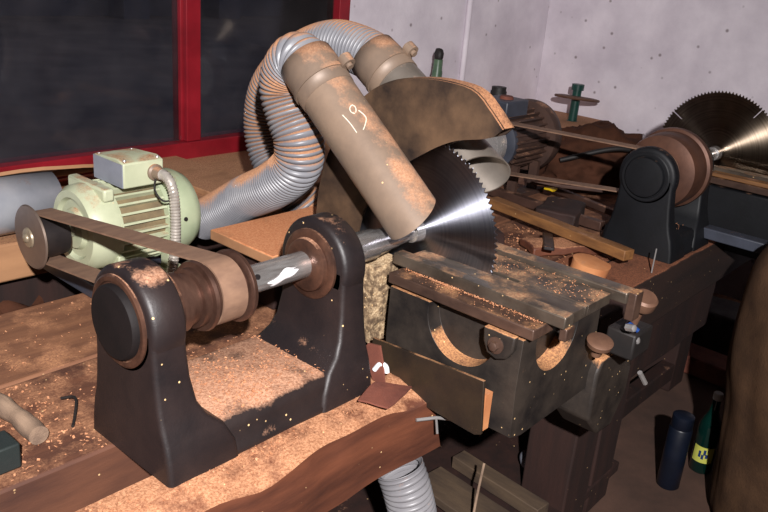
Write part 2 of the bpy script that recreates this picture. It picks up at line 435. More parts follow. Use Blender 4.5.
# yard outside
bm = BM(); box(bm, -6, 14, WY+.21, 13, -.55, -.45); struct('ground', bm, M['yard'], (0, 6, -.5), smooth=0)
sh = thing('outbuilding', (3, 12, -.45), 'dim outbuilding across the dark yard seen through the window', 'building')
bm = BM(); box(bm, -4, 14, 12, 12.3, -.45, 4); build('shed_wall', bm, M['farwall'], sh, smooth=0)
bm = BM()
pts = []
for k in range(41): pts.append((1.6+k*.075, 11.94 if k % 2 else 11.99))
prism(bm, pts+[(4.6, 12.0), (1.6, 12.0)], 2, 1.2, 2.6)
build('shutter', bm, M['fardoor'], sh, smooth=0)
for x in (.8, 6.2, 8.2):
    bm = BM(); box(bm, x, x+.5, 11.5, 12.0, -.45, 4); build('pillar', bm, M['farwall'], sh, smooth=0)
# surface pipe on the plaster
bm = BM(); tube(bm, [(2.19, WY-.018, .0), (2.19, WY-.018, 2.1)], .016, 12)
tag(build('wall_pipe', bm, M['wall'], loc=(2.19, WY-.018, 0)), 'thin vertical pipe painted the same white as the wall', 'pipe')

# sill timbers under the window (continuous ledge)
bm = BM(); grid_box(bm, -2.2, 3.04, .95, WY-.001, -.03, .08, 30, 3, 1); roughen(bm, .006, 3, 2)
bmesh.ops.transform(bm, matrix=Matrix.Identity(4), verts=bm.verts)
struct('trim_1', bm, M['sill'], (0, 1.2, .08), bevel=.006)
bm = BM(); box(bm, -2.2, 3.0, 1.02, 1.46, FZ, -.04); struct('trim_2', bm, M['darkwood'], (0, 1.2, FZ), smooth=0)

# ------------------------------------------------------------------ bench timbers
bench = thing('workbench', (.4, .2, FZ), 'long heavy red brown timber workbench carrying both saws', 'workbench')
def board(name, x0, x1, y0, y1, z0, z1, m, label=None, cat=None, amp=.004, seed=1, nx=24, group=None, bevel=.006, parent=None):
    bm = BM(); grid_box(bm, x0, x1, y0, y1, z0, z1, nx, 3, 2); roughen(bm, amp, 4.5, seed)
    o = build(name, bm, m, parent, loc=((x0+x1)/2, (y0+y1)/2, z0), bevel=bevel)
    return tag(o, label, cat, group)
board('plank', -1.9, 3.0, .035, .365, -.12, -.002, M['bench'], parent=bench, seed=3)
board('plank', -1.9, 3.0, .372, .71, -.12, .0, M['benchlight'], parent=bench, seed=4)
# front beam with live edge
bm = BM(); grid_box(bm, -1.3, -.2, -.232, -.095, -.175, -.001, 40, 5, 5)
for v in bm.verts:
    if v.co.y < -.2:
        v.co.y += .03*noise.noise(Vector((v.co.x*4.2, 0, v.co.z*2)))
        if v.co.z > -.05: v.co.y += .03*max(0, noise.noise(Vector((v.co.x*3, 5, 0)))+.1)
    if v.co.y < -.15 and v.co.z > -.03: v.co.z -= .022*max(0, (-.15-v.co.y)/.08)*(1+noise.noise(Vector((v.co.x*6, 2, 1))))
    if v.co.x > -.22: v.co.x += .06*(-v.co.z)/.17
roughen(bm, .004, 9, 5)
build('beam', bm, M['beam'], bench, loc=(-.7, -.16, -.175), smooth=50)
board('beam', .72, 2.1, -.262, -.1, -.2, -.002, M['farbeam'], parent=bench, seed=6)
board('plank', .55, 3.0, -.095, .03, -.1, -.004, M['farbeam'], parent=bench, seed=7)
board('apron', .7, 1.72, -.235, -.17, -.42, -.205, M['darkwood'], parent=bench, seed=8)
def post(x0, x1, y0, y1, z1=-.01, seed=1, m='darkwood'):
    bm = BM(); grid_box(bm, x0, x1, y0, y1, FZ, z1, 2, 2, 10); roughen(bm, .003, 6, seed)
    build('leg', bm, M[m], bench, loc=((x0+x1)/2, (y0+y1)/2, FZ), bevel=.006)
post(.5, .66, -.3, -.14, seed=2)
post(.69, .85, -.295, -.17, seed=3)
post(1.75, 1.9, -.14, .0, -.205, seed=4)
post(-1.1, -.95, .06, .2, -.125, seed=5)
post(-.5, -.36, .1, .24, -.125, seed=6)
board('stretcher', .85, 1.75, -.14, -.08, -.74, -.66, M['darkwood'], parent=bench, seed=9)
bm = BM(); grid_box(bm, 2.72, 2.8, -.6, .35, FZ+.001, FZ+.13, 1, 8, 2); roughen(bm, .004, 7, 10)
tag(build('floor_board', bm, M['bench'], loc=(2.76, -.1, FZ), bevel=.005), 'brown board standing on edge on the floor near the far wall', 'plank')
bm = BM(); grid_box(bm, 2.3, 2.55, -.3, .1, FZ+.001, FZ+.2, 4, 6, 4); roughen(bm, .025, 7, 3)
tag(build('rubble_block', bm, M['rubble'], loc=(2.42, -.1, FZ), bevel=.02), 'pale grey rubble block on the floor beyond the green bottle', 'block')
bm = BM(); grid_box(bm, 1.98, 2.15, -.4, .0, FZ+.001, FZ+.09, 3, 5, 2); roughen(bm, .006, 9, 5)
tag(build('timber_block', bm, M['rust'], loc=(2.06, -.2, FZ), bevel=.008), 'reddish brown timber block on the floor behind the green bottle', 'block')

# ------------------------------------------------------------------ circular saws
AZ = .274                  # spindle height
def pedestal(root, px0, px1, inner, y0, m, mcap, first):
    """px0..px1 the head's x range; inner = +1 if the flare runs towards +x else -1"""
    bm = BM()
    secs = []
    def X(f):               # flare f on the inner side
        return (px0, px1+f) if inner > 0 else (px0-f, px1)
    for z, f, a, b in ((.0, .085, .118, -.146), (.035, .08, .115, -.142), (.075, .06, .108, -.132), (.1, .03, .1, -.122), (.13, .013, .095, -.114), (.18, .004, .09, -.106), (.24, 0, .088, -.1), (AZ, 0, .092, -.1)):
        x0, x1 = X(f)
        secs.append(rrect(x0, x1, y0+b, y0+a, z, .011))
    loft(bm, secs)
    o = build('pedestal', bm, m, root, smooth=50)
    # round bearing head
    bm = BM(); w = px1-px0
    lathe(bm, [(0, .09), (.003, .097), (.01, .102), (w-.01, .102), (w-.003, .097), (w, .09)], (px0, y0-.002, AZ), (1, 0, 0), 56)
    h = build('bearing_head', bm, m, o, smooth=50)
    # cap ring on the outer / inner side
    for sgn, x in ((-1, px0), (1, px1)):
        bm = BM()
        if (sgn < 0) == first:
            lathe(bm, [(-.006, .086), (.003, .086), (.006, .082), (.006, .074), (.003, .072)], (x, y0, AZ), (sgn, 0, 0), 48)
            build('cap_ring', bm, M['rustring'] if mcap is M['cap'] else mcap, o, smooth=30)
            bm = BM()
            lathe(bm, [(-.006, .07), (.012, .069), (.016, .066), (.018, .05), (.019, .0)], (x, y0, AZ), (sgn, 0, 0), 48)
            build('bearing_cap', bm, mcap, o, smooth=45)
        else:
            lathe(bm, [(-.004, .078), (.006, .078), (.009, .072), (.009, .06), (.018, .058), (.022, .05), (.02, .036), (.02, .0)], (x, y0, AZ), (sgn, 0, 0), 48)
            tag(build('bearing_cap', bm, M['rustring'] if mcap is M['cap'] else mcap, o, smooth=45))
    return o

def headstock(dx, dy, label, mbed, mped, mcap, big, nx=-.83, tw=.072):
    y0 = dy
    root = thing('saw_headstock', (dx-.56, dy-.01, 0), label, 'saw headstock', 'cast iron saw headstocks')
    bm = BM()
    secs = []
    for z, a, b in ((0, .12, -.147), (.01, .12, -.147), (.014, .117, -.143), (.05, .114, -.138), (.07, .11, -.13), (.076, .1, -.12)):
        secs.append(rrect(dx+nx+.006, dx-.306, y0+b, y0+a, z, .012))
    loft(bm, secs)
    build('bed', bm, mbed, root, smooth=50)
    pedestal(root, dx+nx, dx+nx+tw, 1, y0-.006, mped, mcap, True)
    pedestal(root, dx-.37, dx-.3, -1, y0-.006, mped, mcap, False)
    # spindle
    bm = BM()
    lathe(bm, [(nx+.07, .022), (nx+.073, .028), (-.3, .03), (-.298, .037), (-.17, .036), (-.165, .033), (-.06, .022), (-.03, .02), (-.028, .027), (.0, .03), (.002, .02), (.03, .02), (.032, .03), (.045, .03), (.05, .024), (.11, .024), (.115, .018)],
          (dx, y0, AZ), (1, 0, 0), 48)
    sp = build('spindle', bm, M['shaft'], root, smooth=35)
    if not big:
        # white paint daub on the shaft
        bm = BM()
        pts = []
        vv = []
        nu, nv = 12, 9
        for i in range(nu+1):
            row = []
            for j in range(nv+1):
                u = i/nu; v = j/nv
                cx = -.505+.07*u; a = math.radians(-100+30*u)+math.radians(44)*(v-.5)*(.5+.5*math.sin(PI*u)+.25*math.sin(9*u+3*v))
                r = .0302+.0022*math.sin(PI*v)*math.sin(PI*u)
                row.append(bm.verts.new((dx+cx+.008*math.sin(7*v), y0+r*math.sin(a)*1.0, AZ+r*math.cos(a))))
            vv.append(row)
        for i in range(nu):
            for j in range(nv):
                bm.faces.new((vv[i][j], vv[i+1][j], vv[i+1][j+1], vv[i][j+1]))
        tag(build('paint_daub', bm, M['paint'], sp, smooth=60), 'white paint daub')
        bm = BM(); lathe(bm, [(0, .006), (.004, .0055)], (dx-.535, y0-.024, AZ+.015), (0, -1, .4), 12); build('set_screw', bm, M['darkmetal'], sp)
        bm = BM()
        lathe(bm, [(-.747, .06), (-.745, .069), (-.735, .069), (-.732, .06)], (dx, y0, AZ), (1, 0, 0), 56)
        build('collar', bm, M['rustring'], sp)
        bm = BM()
        lathe(bm, [(-.732, .056), (-.708, .0575), (-.707, .05), (-.685, .05), (-.684, .058), (-.666, .058)], (dx, y0, AZ), (1, 0, 0), 56)
        build('loose_pulley', bm, M['pulley'], sp)
        bm = BM()
        lathe(bm, [(-.668, .058), (-.667, .068), (-.66, .07), (-.656, .068), (-.655, .0595), (-.62, .0605), (-.585, .0595), (-.584, .07), (-.58, .074), (-.572, .073), (-.57, .05), (-.565, .035)], (dx, y0, AZ), (1, 0, 0), 64)
        build('belt_pulley', bm, M['pulley'], sp)
    else:
        bm = BM()
        lathe(bm, [(-.612, .05), (-.608, .075), (-.545, .075), (-.543, .1), (-.535, .126), (-.52, .13), (-.5, .132), (-.44, .132), (-.436, .142), (-.42, .144), (-.41, .142), (-.407, .132), (-.402, .12), (-.41, .1), (-.41, .05), (-.38, .045)], (dx, y0, AZ), (1, 0, 0), 72)
        build('belt_pulley', bm, M['bigpulley'], sp, smooth=30)
    return root

headstock(0, 0, 'black cast iron saw headstock in the foreground, its bed strewn with sawdust', M['bed'], M['cast'], M['cap'], False)
headstock(1.76, -.1, 'clean blue black saw headstock on the far bench with a large rusty pulley', M['cast2'], M['cast2'], M['cast2'], True, -.66, .045)

def blade(x, y, R, nt, m, label, slots=0):
    root = bm = BM()
    pts = []
    for k in range(nt):
        a0 = 2*PI*k/nt; st = 2*PI/nt
        for f, r in ((0, R), (.12, R), (.42, R-.011), (.6, R-.013), (.8, R-.01)):
            a = a0-f*st
            pts.append((y+r*math.sin(a), AZ+r*math.cos(a)))
    # reversed winding so points go round once
    pts2 = []
    for k in range(nt):
        a0 = -2*PI*k/nt; st = 2*PI/nt
        for f, r in ((0, R), (.15, R-.001), (.4, R-.007), (.6, R-.009), (.85, R-.005)):
            a = a0-f*st
            if slots and k in slots and f == .4:
                for rr, da in ((R-.01, 0), (R-.05, 0), (R-.05, -.3), (R-.0125, -.3)):
                    aa = a+da*st; pts2.append((y+rr*math.sin(aa), AZ+rr*math.cos(aa)))
                continue
            pts2.append((y+r*math.sin(a), AZ+r*math.cos(a)))
    prism(bm, pts2, 0, x-.0014, x+.0014)
    o = build('circular_saw_blade', bm, m, loc=(x, y, AZ), smooth=0)
    return tag(o, label, 'saw blade', 'circular saw blades')
blade(0, 0, .241, 108, M['blade'], 'large toothed steel saw blade rising from the near table under the guard')
blade(1.772, -.1, .245, 110, M['blade2'], 'toothed saw blade standing uncovered on the far saw against the white wall', slots=(10, 92))

# ------------------------------------------------------------------ motor one and its belt
MY, MZ = .69, .19
mo = thing('electric_motor', (-.35, MY, .02), 'pale green electric motor with junction box behind the near saw', 'motor', 'electric motors')
def fins(bm, x0, x1, y, z, r, h, n, a0=0, a1=360, w=.004):
    for k in range(n):
        a = math.radians(a0+(a1-a0)*k/n)
        Mx = Matrix.Translation((0, y, z)) @ Matrix.Rotation(a, 4, 'X')
        box(bm, x0, x1, -w/2, w/2, r-.004, r+h, Mx)
bm = BM(); lathe(bm, [(-.475, .098), (-.32, .098)], (0, MY, MZ), (1, 0, 0), 48)
fins(bm, -.47, -.325, MY, MZ, .098, .018, 28, w=.006)
build('finned_barrel', bm, M['green'], mo, smooth=35)
bm = BM(); lathe(bm, [(-.474, .1005), (-.321, .1005)], (0, MY, MZ), (1, 0, 0), 48, cap=False); build('barrel_core', bm, M['greendirt'], mo, smooth=35)
bm = BM(); lathe(bm, [(-.548, .03), (-.547, .05), (-.535, .056), (-.535, .075), (-.545, .082), (-.545, .1), (-.53, .112), (-.49, .116), (-.465, .114), (-.463, .1)], (0, MY, MZ), (1, 0, 0), 56)
build('end_bell', bm, M['green'], mo, smooth=35)
bm = BM(); lathe(bm, [(-.335, .1), (-.333, .119), (-.29, .121), (-.25, .118), (-.225, .106), (-.21, .085), (-.207, .0)], (0, MY, MZ), (1, 0, 0), 56)
cw = build('fan_cowl', bm, M['greendark'], mo, smooth=50)
bm = BM(); lathe(bm, [(0, .006), (.003, .006)], (-.285, MY-.12, MZ+.01), (0, -1, .15), 12); build('bolt_hole', bm, M['blackiron'], cw)
for x in (-.49, -.305):     # lifting flanges / square ears
    bm = BM(); box(bm, x-.015, x+.015, MY-.09, MY+.09, MZ+.085, MZ+.118); build('ear', bm, M['green'], mo, bevel=.006)
for y in (-.085, .085):
    bm = BM(); box(bm, -.5, -.28, MY+y-.03, MY+y+.03, .045, .06); box(bm, -.48, -.46, MY+y-.02, MY+y+.02, .055, .13); box(bm, -.33, -.31, MY+y-.02, MY+y+.02, .055, .13)
    build('foot', bm, M['green'], mo, bevel=.004)
bm = BM(); lathe(bm, [(-.66, .018), (-.545, .02)], (0, MY, MZ), (1, 0, 0), 24); build('motor_shaft', bm, M['shaft'], mo)
bm = BM(); lathe(bm, [(-.652, .03), (-.65, .056), (-.62, .058), (-.578, .056), (-.574, .04), (-.57, .04)], (0, MY, MZ), (1, 0, 0), 48)
pu = build('motor_pulley', bm, M['darkmetal'], mo, smooth=35)
bm = BM(); lathe(bm, [(-.650, .05), (-.651, .08), (-.653, .082), (-.657, .079), (-.66, .02), (-.662, .02)], (0, MY, MZ), (1, 0, 0), 64)
build('pulley_flange', bm, M['discmetal'], pu, smooth=30)
bm = BM(); lathe(bm, [(-.66, .026), (-.664, .024), (-.666, .012), (-.67, .011), (-.673, .007)], (0, MY, MZ), (1, 0, 0), 24)
tag(build('hub_nut', bm, M['brass'], pu), 'pale hub washer and nut')
# junction box
jb = BM()
prof = [(MY-.1, .305), (MY+.04, .305), (MY+.04, .37), (MY-.075, .378), (MY-.1, .37)]
prism(jb, prof, 0, -.455, -.338)
jo = build('junction_box', jb, M['green'], mo, bevel=.004)
bm = BM(); prism(bm, [(MY-.098, .307), (MY+.038, .307), (MY+.038, .368), (MY-.098, .368)], 0, -.4575, -.4552)
tag(build('bare_side', bm, M['galv'], jo, smooth=0), 'bare grey side plate')
for y, z in ((MY-.09, .372), (MY+.03, .366)):
    for x in (-.445, -.35):
        bm = BM(); lathe(bm, [(0, .005), (.004, .004)], (x, y, z+.002), (0, 0, 1), 10); build('screw', bm, M['silver'], jo)
bm = BM(); lathe(bm, [(-.004, .022), (.006, .022), (.01, .017), (.03, .014)], (-.365, MY-.1, .338), (0, -1, 0), 24); build('cable_gland', bm, M['pipe'], jo)
cp = spline([(-.365, MY-.12, .338), (-.362, MY-.15, .335), (-.36, MY-.175, .30), (-.365, MY-.19, .22), (-.372, MY-.19, .13), (-.39, MY-.18, .04)], .004)
bm = BM(); tube(bm, cp, [.0125+(.0018 if i % 2 else -.0008) for i in range(len(cp))], 14)
build('conduit', bm, M['conduit'], mo, smooth=60)
bm = BM(); tube(bm, spline([(-.37, MY-.112, .33), (-.385, MY-.13, .30), (-.375, MY-.15, .275), (-.355, MY-.16, .28), (-.352, MY-.15, .31)], .006), .0025, 8)
build('loose_wire', bm, M['blackiron'], mo)

# slide rails under the motor
for x, lb in ((-.5, 'blue grey steel slide rail under the pulley end of the green motor'), (-.3, 'blue grey steel slide rail under the fan end of the green motor')):
    bm = BM(); box(bm, x-.025, x+.025, .47, .94, .001, .044)
    r = tag(build('motor_rail', bm, M['bluegrey'], loc=(x, .7, 0), bevel=.004), lb, 'rail', 'motor slide rails')

# flat belt, motor pulley -> spindle pulley
def belt_path(c1, r1, c2, r2, n=26):
    """outer tangents of two circles in (y,z)"""
    c1 = Vector(c1); c2 = Vector(c2); d = c2-c1; L = d.length
    base = math.atan2(d.y, d.x); off = math.acos((r1-r2)/L)
    pts = []
    for k in range(n+1):
        a = base+off + (2*PI-2*off)*k/n
        pts.append((c1.x+r1*math.cos(a), c1.y+r1*math.sin(a)))
    for k in range(1, 10):
        t = k/10; A = Vector((c1.x+r1*math.cos(base-off), c1.y+r1*math.sin(base-off))); B = Vector((c2.x+r2*math.cos(base-off), c2.y+r2*math.sin(base-off)))
        pts.append(tuple(A.lerp(B, t)))
    for k in range(n+1):
        a = base-off + (2*off)*k/n
        pts.append((c2.x+r2*math.cos(a), c2.y+r2*math.sin(a)))
    for k in range(1, 10):
        t = k/10; A = Vector((c2.x+r2*math.cos(base+off), c2.y+r2*math.sin(base+off))); B = Vector((c1.x+r1*math.cos(base+off), c1.y+r1*math.sin(base+off)))
        pts.append(tuple(A.lerp(B, t)))
    pts.append(pts[0])
    return pts
bm = BM(); band(bm, belt_path((MY, MZ), .0605, (0, AZ), .0635), -.648, -.591, .004)
tag(build('drive_belt', bm, M['belt'], loc=(-.62, .345, .15), smooth=50), 'flat tan drive belt from the green motor to the near spindle pulley', 'belt', 'flat drive belts')

# ------------------------------------------------------------------ sheet metal duct and warped board at far left
bm = BM()
secs = []
n = 28
for x in (-.95, -.43):
    ring = []
    for k in range(n+1):
        a = math.radians(-60+300*k/n)
        ring.append((x, 1.035+.088*math.cos(a), .168+.084*math.sin(a)))
    secs.append(ring)
vs = [[bm.verts.new(p) for p in s] for s in secs]
for k in range(n): bm.faces.new((vs[0][k], vs[0][k+1], vs[1][k+1], vs[1][k]))
o = build('sheet_metal_duct', bm, M['duct'], loc=(-.7, 1.035, .085), smooth=60)
s = o.modifiers.new('thick', 'SOLIDIFY'); s.thickness = .003
tag(o, 'bent grey sheet metal duct behind the motor pulley at the left edge', 'duct')
bm = BM(); grid_box(bm, -1.0, -.06, .99, 1.46, 0, .01, 16, 6, 1)
for v in bm.verts:
    t = (v.co.y-.99)/.47
    x = v.co.x
    v.co.z += .256*(1-t)+.092*t+(1-t)*(.012*math.sin(x*10)-.06*max(0, x+.35))
    v.co.y += (1-t)*(.03*math.sin(x*8+1)+.25*max(0, x+.4))
o = build('warped_board', bm, M['sill'], loc=(-.5, 1.2, .24), smooth=50)
tag(o, 'dusty warped thin board lying over the duct below the window', 'board')
bm = BM(); grid_box(bm, .0, .22, .0, .5, 0, .02, 3, 4, 1); roughen(bm, .004, 6, 2)
bmesh.ops.transform(bm, matrix=Matrix.Translation((.12, .985, .082)) @ Matrix.Rotation(.05, 4, 'Z'), verts=bm.verts)
tag(build('loose_board', bm, M['sill'], loc=(.2, 1.2, .08), bevel=.003), 'pale dusty board end lying on the sill right of the green motor', 'board')
bm = BM(); grid_box(bm, -.68, -.56, .77, .87, -.14, -.06, 8, 6, 3); roughen(bm, .03, 15, 4)
tag(build('dirt_clod', bm, M['heap'], loc=(-.6, .82, -.14), smooth=60), 'crumbly brown dirt lump in the gap below the motor pulley', 'dirt')

# ------------------------------------------------------------------ blade guard with its two extraction pipes
gd = thing('blade_guard', (0, .25, 0), 'rusty sawdust topped blade guard arching over the near saw blade', 'blade guard')
outer = [(-.234, .577), (-.2, .608), (-.15, .645), (-.08, .654), (0, .65), (.09, .63), (.17, .585), (.235, .51), (.285, .42), (.312, .33), (.32, .263), (.325, .15), (.325, .0)]
inner = [(.17, .0), (.17, .12), (.16, .25), (.13, .33), (.08, .395), (.03, .44), (-.02, .475), (-.07, .507), (-.12, .53), (-.18, .545), (-.21, .555), (-.232, .566)]
def smoothp(p, k):
    q = spline([(a, b, 0) for a, b in p], k); return [(v.x, v.y) for v in q]
po = smoothp(outer, .02); pi_ = smoothp(inner, .02)
for nm, x0, x1 in (('near_plate', -.038, -.032), ('far_plate', .005, .010)):
    bm = BM(); prism(bm, po+pi_, 0, x0, x1); build(nm, bm, M['hood'], gd, smooth=40)
bm = BM(); band(bm, po, -.0315, .0045, .005); build('rim_strip', bm, M['hood'], gd, smooth=50)
PA = Vector((-.13, .228, .602)); PB = Vector((-.13, -.083, .354)); PU = (PB-PA).normalized(); PL = (PB-PA).length
def open_pipe(bm, A, B, R, th, n=44, cutn=None):
    d, e1, e2 = frame_of(B-A); L = (B-A).length
    pr = [(0, R), (L*.5, R), (L, R), (L, R-th), (L*.5, R-th), (0, R-th)]
    rings = []
    for t, r in pr:
        ring = []
        for k in range(n):
            e = (e1*math.cos(2*PI*k/n)+e2*math.sin(2*PI*k/n))*r
            tt = t
            if cutn is not None and t == L: tt = (B-A-e).dot(cutn)/d.dot(cutn)
            ring.append(bm.verts.new(A+d*tt+e))
        rings.append(ring)
    for i in range(6):
        a, b = rings[i], rings[(i+1) % 6]
        for k in range(n): bm.faces.new((a[k], a[(k+1) % n], b[(k+1) % n], b[k]))
bm = BM(); open_pipe(bm, PA-PU*.04, PB, .068, .003, cutn=Vector((.5, -.5, -.72)))
pp = build('extraction_pipe', bm, M['pipe'], gd, smooth=40)
e1 = Vector((-1, 0, 0)); e2 = PU.cross(e1)
def onpipe(t, f, r=.0687): return PA+PU*t+(e1*math.cos(f)+e2*math.sin(f))*r
for st in ([(.1222, -.679), (.1492, -.7331), (.1794, -.7421)],
           [(.1346, -1.0572), (.1271, -.9787), (.1168, -1.0151), (.112, -1.1554), (.1205, -1.2074), (.1303, -1.1417), (.1346, -1.0572)],
           [(.1307, -1.2429), (.1414, -1.3015), (.1557, -1.3182), (.1698, -1.1484), (.18, -.9766)]):
    bm = BM(); tube(bm, spline([onpipe(*p) for p in st], .004), .0013, 6)
    tag(build('chalk_mark', bm, M['chalk'], pp), 'white chalk figures')
QA = Vector((.12, .263, .635)); QB = Vector((.12, -.092, .42))
bm = BM(); open_pipe(bm, QA, QB, .0655, .003, cutn=Vector((-.45, -.65, -.45)))
tag(build('extraction_pipe', bm, M['pipein'], gd, smooth=40), 'grey steel far pipe')
for x0, x1, y in ((-.075, -.038, .1), (.01, .07, .1)):
    bm = BM(); box(bm, x0, x1, y-.02, y+.02, .46, .5); build('pipe_bracket', bm, M['hood'], gd)

# plank lying beside the guard, on a dark box
bm = BM(); prism(bm, [(-.235, .27), (-.06, .27), (-.06, .345), (.2, .345), (.2, .53), (-.235, .53)], 2, .142, .172)
tag(build('dusty_plank', bm, M['ply'], loc=(-.1, .4, .142), bevel=.004), 'thick sawdust covered plank lying behind the far bearing of the near saw', 'plank')
bm = BM(); box(bm, -.2, -.075, .3, .5, .001, .141)
tag(build('packing_box', bm, M['darkwood'], loc=(-.14, .4, 0), bevel=.005), 'dark packing block under the sawdust covered plank', 'block')
bm = BM(); grid_box(bm, -.155, -.068, -.005, .14, .008, .215, 8, 10, 12); roughen(bm, .012, 16, 3)
tag(build('chip_caked_block', bm, mat('chip caked timber', (150, 124, 94), (84, 66, 50), 60, .9, dust=.9, side=.46, dcol=(226, 200, 160), dcol2=(150, 118, 86), dscale=60, speck=.2, bump=.6), loc=(-.11, .07, .0), smooth=60),
    'block caked in pale wood chips between far pedestal and saw table', 'block')

# ------------------------------------------------------------------ flexible hoses
def hose(pts, R, label, name='dust_hose', pitch=.0118, m='hose', clamp=None, root_loc=None):
    p = spline(pts, pitch/5)
    prof = (R, R-.0006, R-.003, R-.009, R-.003)
    root = thing(name, root_loc or pts[-1], label, 'hose', 'ribbed dust hoses')
    bm = BM(); tube(bm, p, [prof[i % 5] for i in range(len(p))], 40, cap=False)
    o = build('ribbed_tube', bm, M[m], root, smooth=70)
    s = o.modifiers.new('thick', 'SOLIDIFY'); s.thickness = .002; s.offset = -1
    if clamp:
        A, U, tan, r = clamp
        bm = BM(); lathe(bm, [(-.055, r+.0015), (-.012, r+.003), (.012, r+.003), (.055, r+.001)], A, U, 48, cap=False)
        cuff = build('cuff', bm, M['pipe'], root, smooth=50)
        s = cuff.modifiers.new('thick', 'SOLIDIFY'); s.thickness = .002; s.offset = -1
        bm = BM(); lathe(bm, [(.014, r+.001), (.014, r+.006), (.024, r+.006), (.024, r+.001)], A, U, 48, cap=False)
        cl = build('clamp_band', bm, M['pipe'], root, smooth=50)
        d, f1, f2 = frame_of(U)
        q = A+U*.02+tan*(r+.016)
        ax = d.cross(tan).normalized()
        bm = BM(); lathe(bm, [(-.012, .010), (-.012, .018), (.012, .018), (.012, .010), (-.012, .010)], q, d, 24, cap=False)
        lathe(bm, [(-.018, .0085), (.02, .0085)], q, d, 12)
        build('clamp_bolt', bm, M['pipe'], cl)
    return root
tan1 = (Vector((.35, -.62, .75)) - PU*Vector((.35, -.62, .75)).dot(PU)).normalized()
hose([PA+PU*.01, PA-PU*.03, (-.13, .312, .655), (-.125, .358, .622), (-.12, .374, .569), (-.115, .352, .508), (-.11, .325, .448), (-.1, .34, .378), (-.08, .445, .296), (-.05, .609, .21), (-.03, .762, .12), (-.02, .85, .07)], .066,
     'grey ribbed hose looping down from the chalk marked pipe in front of its twin', clamp=(PA-PU*.025, PU, tan1, .0685), root_loc=(-.02, .8, 0))
QU = (QB-QA).normalized()
tan2 = (Vector((.35, -.62, .75)) - QU*Vector((.35, -.62, .75)).dot(QU)).normalized()
hose([QA+QU*.01, QA-QU*.03, (.12, .365, .667), (.12, .44, .669), (.12, .532, .641), (.12, .63, .582), (.12, .705, .499), (.12, .728, .403), (.12, .705, .312), (.13, .64, .23), (.17, .58, .15), (.22, .58, .07)], .066,
     'grey ribbed hose arching behind, clamped to the far pipe of the guard', clamp=(QA+QU*.012, QU, tan2, .067), root_loc=(.2, .6, 0))
hose([(-.205, -.175, -.238), (-.195, -.2, -.3), (-.17, -.215, -.42), (-.15, -.2, -.6), (-.15, -.15, -.78)], .06, 'grey ribbed hose hanging down in front below the wavy bench beam', pitch=.0135, m='hoseclean', root_loc=(-.15, -.15, FZ))

